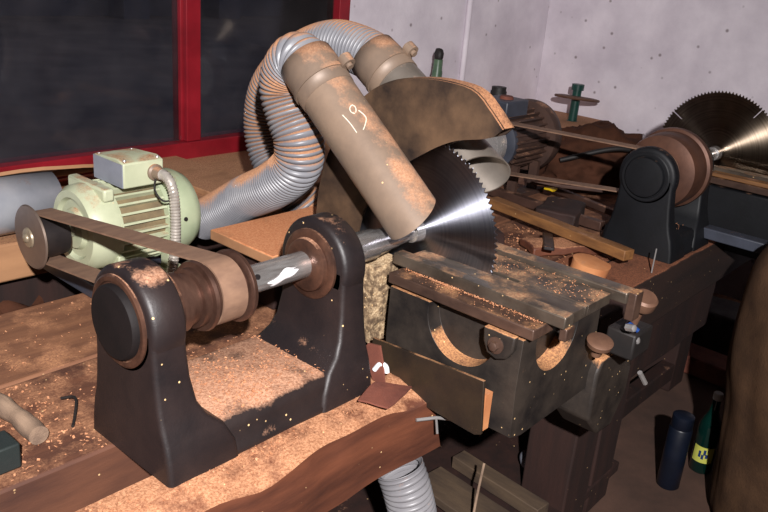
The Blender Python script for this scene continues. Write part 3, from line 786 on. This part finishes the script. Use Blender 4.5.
# ------------------------------------------------------------------ saw tables
def saw_table(dx, dy, label, first):
    def bx(bm, x0, x1, y0, y1, z0, z1): box(bm, x0+dx, x1+dx, y0+dy, y1+dy, z0, z1)
    root = thing('saw_table', (dx, dy-.25, -.07), label, 'saw table', 'sliding saw tables')
    mb = M['body'] if first else M['cast2']
    bm = BM()
    prism(bm, [(-.151+dx, .18), (-.153+dx, .06), (-.145+dx, -.06), (-.1+dx, -.072), (.2+dx, -.065), (.21+dx, .0), (.2+dx, .18)], 1, -.425+dy, -.055+dy)
    body = build('casting', bm, mb, root, smooth=35)
    if first:
        bm = BM(); lathe(bm, [(-.03, .098), (.04, .094)], (-.151+dx, -.268+dy, .16), (1, 0, 0), 64); cut(body, bm)
        bm = BM(); lathe(bm, [(-.03, .092), (.045, .092)], (.0+dx, -.425+dy, .155), (0, 1, 0), 64); cut(body, bm)
    b = body.modifiers.new('bevel', 'BEVEL'); b.width = .006; b.segments = 2; b.angle_limit = math.radians(40)
    # top with a slot for the blade
    bm = BM(); bx(bm, -.07, .006, -.475, -.03, .205, .231); bx(bm, .02, .128, -.475, -.03, .205, .231); bx(bm, .006, .02, -.475, -.3, .205, .231)
    build('table_top', bm, M['table'], root, bevel=.002)
    bm = BM(); bx(bm, -.155, -.069, -.447, -.048, .188, .214); build('front_plate', bm, M['bar'], root, bevel=.003)
    bm = BM(); prism(bm, [(-.106+dx, .2145), (-.104+dx, .242), (-.072+dx, .244), (-.066+dx, .2315), (-.0685+dx, .2145)], 1, -.488+dy, -.016+dy); build('guide_rail', bm, M['table'], root, bevel=.003)
    bm = BM(); bx(bm, -.098, -.062, -.492, -.474, .185, .2145); build('rail_end', bm, M['bar'], root, bevel=.003)
    bm = BM(); bx(bm, .13, .176, -.512, -.03, .214, .243); build('far_bar', bm, M['table'], root, bevel=.004)
    bm = BM(); bx(bm, .14, .178, -.53, -.508, .175, .243); build('bar_end', bm, M['bar'], root, bevel=.003)
    bm = BM(); bx(bm, -.13, .19, -.43, -.06, .178, .2055); build('slide', bm, M['blackiron'], root, bevel=.003)
    if first:
        bm = BM()
        prism(bm, [(-.415+dy, .188), (-.335+dy, .188), (-.338+dy, .155), (-.35+dy, .13), (-.375+dy, .122), (-.4+dy, .132), (-.413+dy, .155)], 0, -.17+dx, -.152+dx)
        lug = build('lug', bm, mb, root, bevel=.004)
        bm = BM(); lathe(bm, [(0, .019), (.004, .019), (.005, .011)], (-.17+dx, -.372+dy, .156), (-1, 0, 0), 24); lathe(bm, [(.004, .0115), (.014, .011), (.016, .008)], (-.17+dx, -.372+dy, .156), (-1, 0, 0), 6)
        build('bolt', bm, M['bar'], lug)
        bm = BM(); prism(bm, [(-.06+dy, .064), (-.378+dy, .085), (-.388+dy, -.042), (-.372+dy, -.05), (-.06+dy, -.035)], 0, -.208+dx, -.2+dx)
        build('cover_plate', bm, M['bodyedge'], root, bevel=.0015)
        bm = BM(); bx(bm, -.2, -.15, -.3, -.12, -.02, .03); bx(bm, -.2, -.175, -.384, -.36, -.04, .05); build('plate_spacer', bm, M['stump'], root)
        # end bracket below the far end
        bm = BM(); prism(bm, [(.2+dx, -.02), (.22+dx, .02), (.36+dx, .015), (.41+dx, -.06), (.41+dx, -.14), (.35+dx, -.225), (.27+dx, -.22), (.2+dx, -.15)], 1, -.45+dy, -.345+dy)
        build('end_bracket', bm, mb, root, bevel=.008)
        bm = BM(); lathe(bm, [(-.03, .012), (0, .012), (.002, .03), (.014, .032), (.018, .026)], (.15+dx, -.46+dy, .085), (-.2, -.2, 1), 20); build('slide_stop', bm, M['stump2'], root)
        # clamp knob with screw and blue handle
        bm = BM(); lathe(bm, [(-.07, .01), (.0, .011), (.002, .026), (.008, .03), (.03, .031), (.036, .026)], (.25+dx, -.503+dy, .172), (-.25, -.3, 1), 28)
        kn = build('clamp_knob', bm, M['stump2'], root)
        bm = BM(); bx(bm, .2, .3, -.525, -.45, .05, .118); build('clamp_post', bm, M['blackiron'], root, bevel=.006)
        bm = BM(); tube(bm, [(.19+dx, -.5+dy, .15), (.203+dx, -.525+dy, .132)], .006, 12); tag(build('clamp_grip', bm, M['blue'], root), 'blue plastic grip')
        for q in (((.215+dx, -.515+dy, .1), (0, -1, .3)), ((.165+dx, -.52+dy, .15), (-.3, -1, .3)), ((.31+dx, -.475+dy, .10), (.2, -1, 0))):
            bm = BM(); lathe(bm, [(-.01, .009), (.012, .009), (.014, .006)], q[0], q[1], 6); tag(build('bolt', bm, M['silver'], root), 'bright bolt')
        bm = BM(); tube(bm, [(.44+dx, -.465+dy, -.09), (.47+dx, -.475+dy, -.13)], .007, 8); build('pin', bm, M['silver'], root)
        bm = BM(); bx(bm, .02, .499, -.33, -.2, -.16, -.066); build('bearer', bm, M['blackiron'], root)
    else:
        bm = BM(); bx(bm, -.15, -.06, -.45, -.05, .215, .23); tag(build('wooden_facing', bm, M['stick'], root, bevel=.003), 'dusty timber facing')
        bm = BM(); bx(bm, -.36, -.3, -.42, .12, .03, .07); build('bearer', bm, M['bluegrey'], root, bevel=.004)
    return root
saw_table(0, 0, 'worn steel saw table on a black casting with a bolt and sawdust filled hollow', True)
saw_table(1.76, -.1, 'shadowed saw table with a timber facing in front of the far blade', False)

# ------------------------------------------------------------------ second motor, belt, clutter behind the table
m2 = thing('electric_motor', (1.350, .62, 0), 'grubby brown motor with blue grey box behind the blade guard tip', 'motor', 'electric motors')
Y2, Z2 = .625, .228
bm = BM(); lathe(bm, [(1.260, .11), (1.520, .11)], (0, Y2, Z2), (1, 0, 0), 40); fins(bm, 1.265, 1.515, Y2, Z2, .11, .016, 26, w=.008); build('finned_barrel', bm, M['motor2'], m2, smooth=35)
bm = BM(); lathe(bm, [(1.500, .11), (1.505, .15), (1.530, .155), (1.560, .15), (1.600, .12), (1.610, .0)], (0, Y2, Z2), (1, 0, 0), 48); build('end_flange', bm, M['motor2'], m2, smooth=35)
bm = BM(); lathe(bm, [(1.245, .05), (1.247, .09), (1.255, .112), (1.275, .112)], (0, Y2, Z2), (1, 0, 0), 48); tag(build('end_bell', bm, M['bluegrey'], m2), 'blue grey end')
bm = BM(); lathe(bm, [(1.140, .03), (1.145, .098), (1.150, .101), (1.215, .098), (1.218, .05), (1.230, .05)], (0, Y2, Z2), (1, 0, 0), 48); tag(build('motor_pulley', bm, M['silver'], m2), 'bright pulley')
bm = BM(); box(bm, 1.24, 1.40, Y2-.06, Y2+.08, Z2+.1, Z2+.172); jb2 = build('junction_box', bm, M['bluegrey'], m2, bevel=.006)
bm = BM(); lathe(bm, [(0, .03), (.012, .026)], (1.32, Y2, Z2+.172), (0, 0, 1), 16); build('blank_plug', bm, M['rust'], jb2)
for y in (-.09, .09):
    bm = BM(); box(bm, 1.26, 1.52, Y2+y-.03, Y2+y+.03, .0, .02); box(bm, 1.3, 1.32, Y2+y-.02, Y2+y+.02, .015, .14); box(bm, 1.46, 1.48, Y2+y-.02, Y2+y+.02, .015, .14); build('foot', bm, M['motor2'], m2)
bm = BM(); band(bm, belt_path((Y2, Z2), .104, (-.1, AZ), .078), 1.152, 1.207, .004)
# the big pulley's face lies at x 1.32..1.38; the belt runs on it
bmesh.ops.transform(bm, matrix=Matrix.Translation((.0, 0, 0)), verts=bm.verts)
tag(build('drive_belt', bm, M['belt'], loc=(1.28, .25, .1), smooth=50), 'flat drive belt running from the brown motor to the big rusty pulley', 'belt', 'flat drive belts')

# dark tin behind motor two
bm = BM(); lathe(bm, [(0, .04), (.25, .04), (.255, .036), (.272, .036), (.274, .0)], (1.85, 1.01, .082), (0, 0, 1), 28)
tag(build('dark_canister', bm, M['blackiron'], loc=(1.85, 1.01, .082)), 'small dark canister behind the blue grey motor box', 'canister')
# green flanged standpipe
gp = thing('green_standpipe', (2.82, 1.10, .08), 'dark green standpipe with a brown flange disc near the wall corner', 'standpipe', 'green pipes by the wall')
bm = BM(); lathe(bm, [(0, .03), (.03, .03), (.032, .036), (.06, .036), (.062, .026), (.24, .026), (.241, .036), (.275, .036), (.276, .02)], (2.82, 1.10, .02), (0.02, 0, 1), 24); build('pipe', bm, M['greenpipe'], gp)
bm = BM(); lathe(bm, [(.185, .03), (.186, .13), (.192, .134), (.2, .13), (.204, .1), (.206, .03)], (2.82, 1.10, .02), (.12, .02, 1), 48); build('flange_disc', bm, M['rustdisc'], gp)
bm = BM(); lathe(bm, [(0, .028), (.3, .027), (.31, .024), (.36, .023), (.365, .016)], (1.78, 1.35, .08), (0.02, 0, 1), 20)
st = build('green_pipe_stub', bm, mat('faded green pipe', (96, 120, 92), (60, 84, 66), 12, .4, side=.1, bump=.06), loc=(1.78, 1.35, .08))
tag(st, 'upright green pipe stub showing above the blade guard before the wall', 'pipe', 'green pipes by the wall')
bm = BM(); lathe(bm, [(.36, .022), (.37, .025), (.395, .023), (.41, .016), (.415, .006)], (1.78, 1.35, .08), (0.02, 0, 1), 14); roughen(bm, .006, 40, 2); tag(build('charred_tip', bm, M['blackiron'], st), 'black broken tip')
# sacking heap
bm = BM(); bmesh.ops.create_icosphere(bm, subdivisions=5, radius=1)
for v in bm.verts:
    c = v.co.copy(); k = 1+.2*noise.noise(c*2.2)-.16*abs(noise.noise(c*4+Vector((3, 1, 2))))-.08*abs(noise.noise(c*9))
    zz = max(c.z*k, -.25)
    v.co = Vector((1.95+c.x*.34*k, .5+c.y*.27*k, .055+zz*.21))
tag(build('sacking_heap', bm, M['heap'], loc=(1.95, .5, 0), smooth=80), 'crumpled brown sacking heap below the green standpipe', 'sacking')
bm = BM(); tube(bm, spline([(1.62, .5, .13), (1.78, .32, .2), (1.9, .24, .16), (2.05, .2, .03)], .02), [.012]*200 if False else .011, 10)
tag(build('old_strap', bm, M['blackiron'], loc=(2.0, .5, .1)), 'dark strap hanging across the brown sacking heap', 'strap')
# bars and battens behind the table
def bar(name, a, b, w, h, m, label, cat, group=None, n=10, seed=1, amp=.002, roll=0):
    a = Vector(a); b = Vector(b); d = (b-a); L = d.length
    bm = BM(); grid_box(bm, 0, L, -w/2, w/2, -h/2, h/2, n, 2, 2); roughen(bm, amp, 9, seed)
    R = d.to_track_quat('X', 'Z').to_matrix().to_4x4() @ Matrix.Rotation(roll, 4, 'X')
    bmesh.ops.transform(bm, matrix=Matrix.Translation(a) @ R, verts=bm.verts)
    return tag(build(name, bm, m, loc=(a+b)/2, bevel=.003), label, cat, group)
bar('wooden_batten', (1.02, .44, .06), (.89, -.19, .06), .05, .036, M['stick'], 'yellow brown wooden batten lying across the bench behind the saw table', 'batten', seed=2, amp=.003)
bar('iron_bar', (1.23, .62, .035), (1.2, .06, .03), .035, .035, M['iron'], 'rusty iron bar lying just behind the yellow brown batten', 'bar', 'iron bars on the far bench', seed=3)
bar('iron_bar', (1.44, .4, .05), (1.36, .06, .04), .025, .025, M['iron'], 'rusty iron bar beside the far headstock below the brown sacking', 'bar', 'iron bars on the far bench', seed=4)
bar('iron_bar', (1.4, .5, .062), (1.66, .1, .062), .015, .015, M['iron'], 'thin iron rod resting in front of the brown sacking heap', 'bar', 'iron bars on the far bench', seed=5)
bar('flat_iron', (.92, .13, .035), (.74, .02, .055), .035, .012, M['darkmetal'], 'short dark flat iron strip leaning behind the table far bar', 'iron strip', seed=6)
bm = BM(); lathe(bm, [(0, .06), (.04, .063), (.042, .056)], (.78, -.11, .0), (0.05, -.1, 1), 26); roughen(bm, .008, 15, 2)
tag(build('log_offcut', bm, M['stump'], loc=(.79, -.12, 0)), 'fresh pale log offcut on the bench behind the saw table', 'offcut')
for i, (x, y, sx, sy, sz, rz, lb) in enumerate(((.5, .22, .12, .08, .05, .4, 'red brown wood lump behind the blade beside the batten'), (.66, .3, .09, .1, .07, 1.1, 'dark wood lump between the blade and the batten'), (.9, .05, .14, .05, .03, -.6, 'flat brown offcut under the yellow batten'), (1.2, .24, .1, .08, .06, .3, 'brown wood chunk in front of the two rusty iron bars'))):
    bm = BM(); grid_box(bm, -sx, sx, -sy, sy, .0, sz, 5, 5, 3); roughen(bm, .014, 14, i+3)
    bmesh.ops.transform(bm, matrix=Matrix.Translation((x, y, .004)) @ Matrix.Rotation(rz, 4, 'Z'), verts=bm.verts)
    tag(build('wood_chunk', bm, M['beam'] if i % 2 == 0 else M['darkwood'], loc=(x, y, 0), bevel=.006), lb, 'offcut', 'offcuts behind the saw table')
bm = BM(); grid_box(bm, 1.33, 1.37, .36, .4, .07, .078, 3, 3, 1); roughen(bm, .01, 30, 2)
tag(build('yellow_scrap', bm, M['yellow'], loc=(1.35, .38, .07)), 'small bright yellow scrap in front of the brown motor', 'scrap')
bm = BM(); tube(bm, [(.965, -.245, .0), (.965, -.245, .085)], .0025, 8)
tag(build('nail', bm, M['silver'], loc=(.965, -.245, 0)), 'upright thin nail in the far beam beside the clamp knob', 'nail')

# ------------------------------------------------------------------ near clutter
p = [(-1.0, .52, .022), (-.95, .36, .022), (-.932, .22, .021), (-.93, .115, .02)]
q = spline(p, .012)
bm = BM(); tube(bm, q, [.019+.002*math.sin(i*.9)+(.002 if i > len(q)-5 else 0) for i in range(len(q))], 16); roughen(bm, .003, 40, 3)
tag(build('round_stick', bm, M['greystick'], loc=(-.98, .3, 0), smooth=60), 'weathered grey round stick lying on the plank at the left edge', 'stick')
bm = BM(); tube(bm, spline([(-.83, .23, .012), (-.815, .2, .02), (-.845, .15, .008), (-.86, .13, .006)], .008), .003, 8)
tag(build('twig', bm, M['blackiron'], loc=(-.84, .18, 0)), 'tiny dark curved twig on the sawdusty plank', 'twig')
bm = BM(); box(bm, -1.08, -.985, .075, .135, .001, .052)
tag(build('green_block', bm, mat('dark green block', (36, 44, 42), (28, 34, 34), 8, .6), loc=(-1.03, .1, 0), bevel=.004), 'dark green block cut off by the left edge below the grey stick', 'block')
def flake(pts, z, lab, th=.004, curl=.015, seed=1, name='rusty_flake'):
    bm = BM(); prism(bm, pts, 2, 0, th)
    bmesh.ops.triangulate(bm, faces=bm.faces)
    bmesh.ops.subdivide_edges(bm, edges=bm.edges, cuts=2)
    for v in bm.verts: v.co.z += z+curl*(.5+noise.noise(Vector((v.co.x*14, v.co.y*14, seed))))
    cx = sum(p[0] for p in pts)/len(pts); cy = sum(p[1] for p in pts)/len(pts)
    tag(build(name, bm, M['rust'], loc=(cx, cy, 0), smooth=60), lab, 'scrap', 'reddish scraps by the bed corner')
flake([(-.385, -.185), (-.35, -.24), (-.285, -.235), (-.25, -.222), (-.275, -.16), (-.3, -.155)], .006, 'larger reddish brown scrap lying at the corner of the near bed')
bm = BM(); prism(bm, [(-.135, .092), (-.15, .05), (-.16, .005), (-.125, .002), (-.105, .04), (-.088, .06), (-.1, .085)], 0, -.262, -.257)
for v in bm.verts: v.co.x += .03*(v.co.z) - .01
tag(build('rusty_flake', bm, M['rust'], loc=(-.26, -.12, .0)), 'smaller reddish scrap leaning up against the black cover plate', 'scrap', 'reddish scraps by the bed corner')
bm = BM(); tube(bm, spline([(-.272, -.128, .03), (-.268, -.14, .048), (-.262, -.152, .045), (-.262, -.158, .03)], .004), .006, 10)
tag(build('white_hook', bm, M['paint'], loc=(-.27, -.14, .02)), 'small white hook between the two reddish scraps', 'hook')
bm = BM(); tube(bm, [(-.245, -.24, -.06), (-.2, -.262, -.062), (-.165, -.285, -.07)], .004, 8); tube(bm, [(-.2, -.262, -.062), (-.2, -.27, -.1)], .003, 8)
tag(build('bent_nail', bm, M['silver'], loc=(-.2, -.25, -.07)), 'bent pale nail sticking out of the wavy beam end', 'nail')
# offcuts on a shelf under the bench
board('shelf', -.1, .9, -.3, .4, -.72, -.68, M['darkwood'], parent=bench, seed=12, nx=4)
bar('offcut_board', (.28, .08, -.645), (.25, -.27, -.645), .13, .03, M['offcut'], 'pale offcut board lying low beneath the saw table', 'offcut', 'offcuts under the bench', seed=3)
bar('offcut_board', (.45, .08, -.655), (.42, -.27, -.655), .06, .045, M['offcut'], 'grey offcut board just right of the pale one under the table', 'offcut', 'offcuts under the bench', seed=5)
bm = BM(); tube(bm, spline([(.13, -.2, -.66), (.2, -.16, -.57), (.27, -.13, -.46)], .02), .004, 8)
tag(build('thin_cane', bm, M['greystick'], loc=(.14, -.2, -.62)), 'thin pale cane standing up under the saw table', 'cane')
bm = BM(); bmesh.ops.create_icosphere(bm, subdivisions=3, radius=.04, matrix=Matrix.Translation((.62, -.1, -.64))); roughen(bm, .014, 14, 2)
tag(build('grey_rag', bm, M['galv'], loc=(.62, -.1, -.68), smooth=80), 'small blue grey rag in the dark under the table', 'rag')

# ------------------------------------------------------------------ bottles and sack on the floor
bx, by = 1.27, -.465
bt = thing('glass_bottle', (bx, by, FZ), 'dark green bottle with pale cap and yellow label on the floor', 'bottle')
bm = BM(); lathe(bm, [(0, .034), (.006, .04), (.18, .04), (.21, .034), (.25, .018), (.28, .0145), (.315, .0145), (.32, .012)], (bx, by, FZ), (0, 0, 1), 32); build('bottle_body', bm, M['bottle'], bt, smooth=50)
bm = BM(); lathe(bm, [(.3, .0155), (.302, .0168), (.325, .0168), (.328, .014)], (bx, by, FZ), (0, 0, 1), 20); tag(build('cap', bm, M['whitecap'], bt), 'pale cap')
def patch(bm, a0, a1, z0, z1, r, n=14):
    vs = [[bm.verts.new((bx+r*math.cos(a0+(a1-a0)*k/n), by+r*math.sin(a0+(a1-a0)*k/n), FZ+z)) for z in (z0, z1)] for k in range(n+1)]
    for a, b in zip(vs, vs[1:]): bm.faces.new((a[0], b[0], b[1], a[1]))
ang = math.atan2(-1.16-by, -1.5-bx)
bm = BM(); patch(bm, ang-1.0, ang+1.0, .05, .115, .0404); lb = build('paper_label', bm, M['label'], bt)
bm = BM()
for a, z, s in ((-.32, .085, .022), (-.05, .075, .016), (.1, .095, .018), (.3, .08, .014)):
    patch(bm, ang+a-.1, ang+a+.12, z-s*.6, z+s*.6, .0408, 4)
tag(build('printed_emblem', bm, M['labelblue'], lb), 'blue printed emblem')
fx, fy = 1.08, -.42
fl = thing('steel_flask', (fx, fy, FZ), 'dark blue cylindrical flask standing left of the green bottle', 'flask')
bm = BM(); lathe(bm, [(0, .036), (.005, .04), (.24, .04), (.245, .037)], (fx, fy, FZ), (0, 0, 1), 32); build('flask_body', bm, M['bluecan'], fl)
bm = BM(); lathe(bm, [(.243, .036), (.246, .038), (.29, .037), (.294, .03)], (fx, fy, FZ), (0, 0, 1), 32); build('flask_cup', bm, M['bluecan'], fl)
bm = BM()
cx, cy = 1.17, -.86
prof = [(0, .28), (.03, .305), (.2, .315), (.4, .335), (.6, .36), (.82, .365), (.94, .34), (1.0, .26), (1.0, .1)]
prof = [(v.x, v.y) for v in spline([(a, b, 0) for a, b in prof], .035)]
rings = lathe(bm, prof, (cx, cy, FZ), (0, 0, 1), 72)
for v in bm.verts:
    a = math.atan2(v.co.y-cy, v.co.x-cx)
    k = 1+.05*noise.noise(Vector((math.cos(a)*3, math.sin(a)*3, v.co.z*2.5)))+.03*noise.noise(Vector((math.cos(a)*9, math.sin(a)*9, v.co.z*5)))
    v.co.x = cx+(v.co.x-cx)*k; v.co.y = cy+(v.co.y-cy)*k
tag(build('burlap_sack', bm, M['sack'], loc=(cx, cy, FZ), smooth=80, sub=1), 'tall full burlap sack standing at the right edge in front of the bench', 'sack')

# ------------------------------------------------------------------ loose sawdust and chips
MC = mat('pale wood chips', (206, 150, 112), (168, 108, 72), 90, .9, bump=0)
def chips(name, regs, label, seed):
    rnd = random.Random(seed); bm = BM()
    for (x0, x1, y0, y1, z, n, s0, s1) in regs:
        for k in range(n):
            x = rnd.uniform(x0, x1); y = rnd.uniform(y0, y1)
            if noise.noise(Vector((x*9, y*9, seed))) < rnd.uniform(-.6, .4): continue
            s = rnd.uniform(s0, s1); a = rnd.uniform(0, 6.28); w = s*rnd.uniform(.3, .8)
            R = Matrix.Translation((x, y, z+rnd.uniform(.001, .003))) @ Matrix.Rotation(a, 4, 'Z') @ Matrix.Rotation(rnd.uniform(-.6, .6), 4, 'X') @ Matrix.Rotation(rnd.uniform(-.6, .6), 4, 'Y')
            box(bm, -s/2, s/2, -w/2, w/2, -.0004, .0006, R)
    o = build(name, bm, MC, loc=(regs[0][0], regs[0][2], regs[0][4]), smooth=0)
    return tag(o, label, 'wood chips', kind='stuff')
chips('wood_chips', [(-.69, -.4, -.12, .1, .077, 900, .002, .006)], 'loose sawdust chips scattered on the near saw bed', 3)
chips('wood_chips', [(-1.25, -.3, -.19, -.1, -.002, 900, .002, .006)], 'loose chips scattered along the wavy front beam', 4)
chips('wood_chips', [(-1.3, -.84, .04, .36, -.001, 1100, .002, .007), (-.84, -.3, .14, .36, -.001, 300, .002, .006), (-1.2, -.5, .4, .7, .001, 250, .002, .005)], 'loose chips scattered on the bench planks at left', 5)
chips('wood_chips', [(.02, .13, -.47, -.1, .2315, 420, .001, .0035), (-.15, -.11, -.44, -.06, .2145, 160, .001, .003), (-.116, -.107, -.44, -.06, .2145, 700, .001, .003)], 'loose chips scattered over the saw table top', 6)
chips('wood_chips', [(.5, 1.1, -.09, .35, .0, 900, .003, .009), (1.2, 1.5, -.2, .0, .077, 200, .003, .006)], 'loose chips scattered on the bench behind the table', 7)

# ------------------------------------------------------------------ camera
cam = bpy.data.cameras.new('camera'); cam.lens = 800/768*36; cam.sensor_width = 36; cam.sensor_fit = 'HORIZONTAL'
co = bpy.data.objects.new('camera', cam); COL.objects.link(co)
right = Vector((.66290292, -.74454448, .0788241)); down = Vector((-.21349242, -.28888509, -.9332558)); fwd = Vector((.71762156, .60182965, -.35045737))
CP = Vector((-1.50380962, -1.16101191, .90775))
R = Matrix((right, -down, -fwd)).transposed().to_4x4()
co.matrix_world = Matrix.Translation(CP) @ R
cam.clip_start = .02
S.camera = co

# ------------------------------------------------------------------ light: the photographer's flash, held up and to the right of the lens
def flash(name, pos, aim, watts, ang, blend, size, col=(1, .965, .96)):
    l = bpy.data.lights.new(name, 'SPOT'); l.energy = watts; l.spot_size = math.radians(ang); l.spot_blend = blend
    l.shadow_soft_size = size; l.color = col
    o = bpy.data.objects.new(name, l); COL.objects.link(o); o.location = pos
    o.rotation_euler = (Vector(aim)-Vector(pos)).to_track_quat('-Z', 'Y').to_euler()
    return o
fp = Vector((-1.9, -1.76, 1.5))
flash('flash_lamp', fp, (-.05, .3, .35), 720, 92, .9, .03)
W = bpy.data.worlds.new('dusk'); S.world = W; W.use_nodes = True
W.node_tree.nodes['Background'].inputs[0].default_value = (.38, .42, .55, 1); W.node_tree.nodes['Background'].inputs[1].default_value = .8
S.view_settings.view_transform = 'Standard'; S.view_settings.look = 'None'; S.view_settings.exposure = 0; S.view_settings.gamma = 1
S.view_settings.use_curve_mapping = False
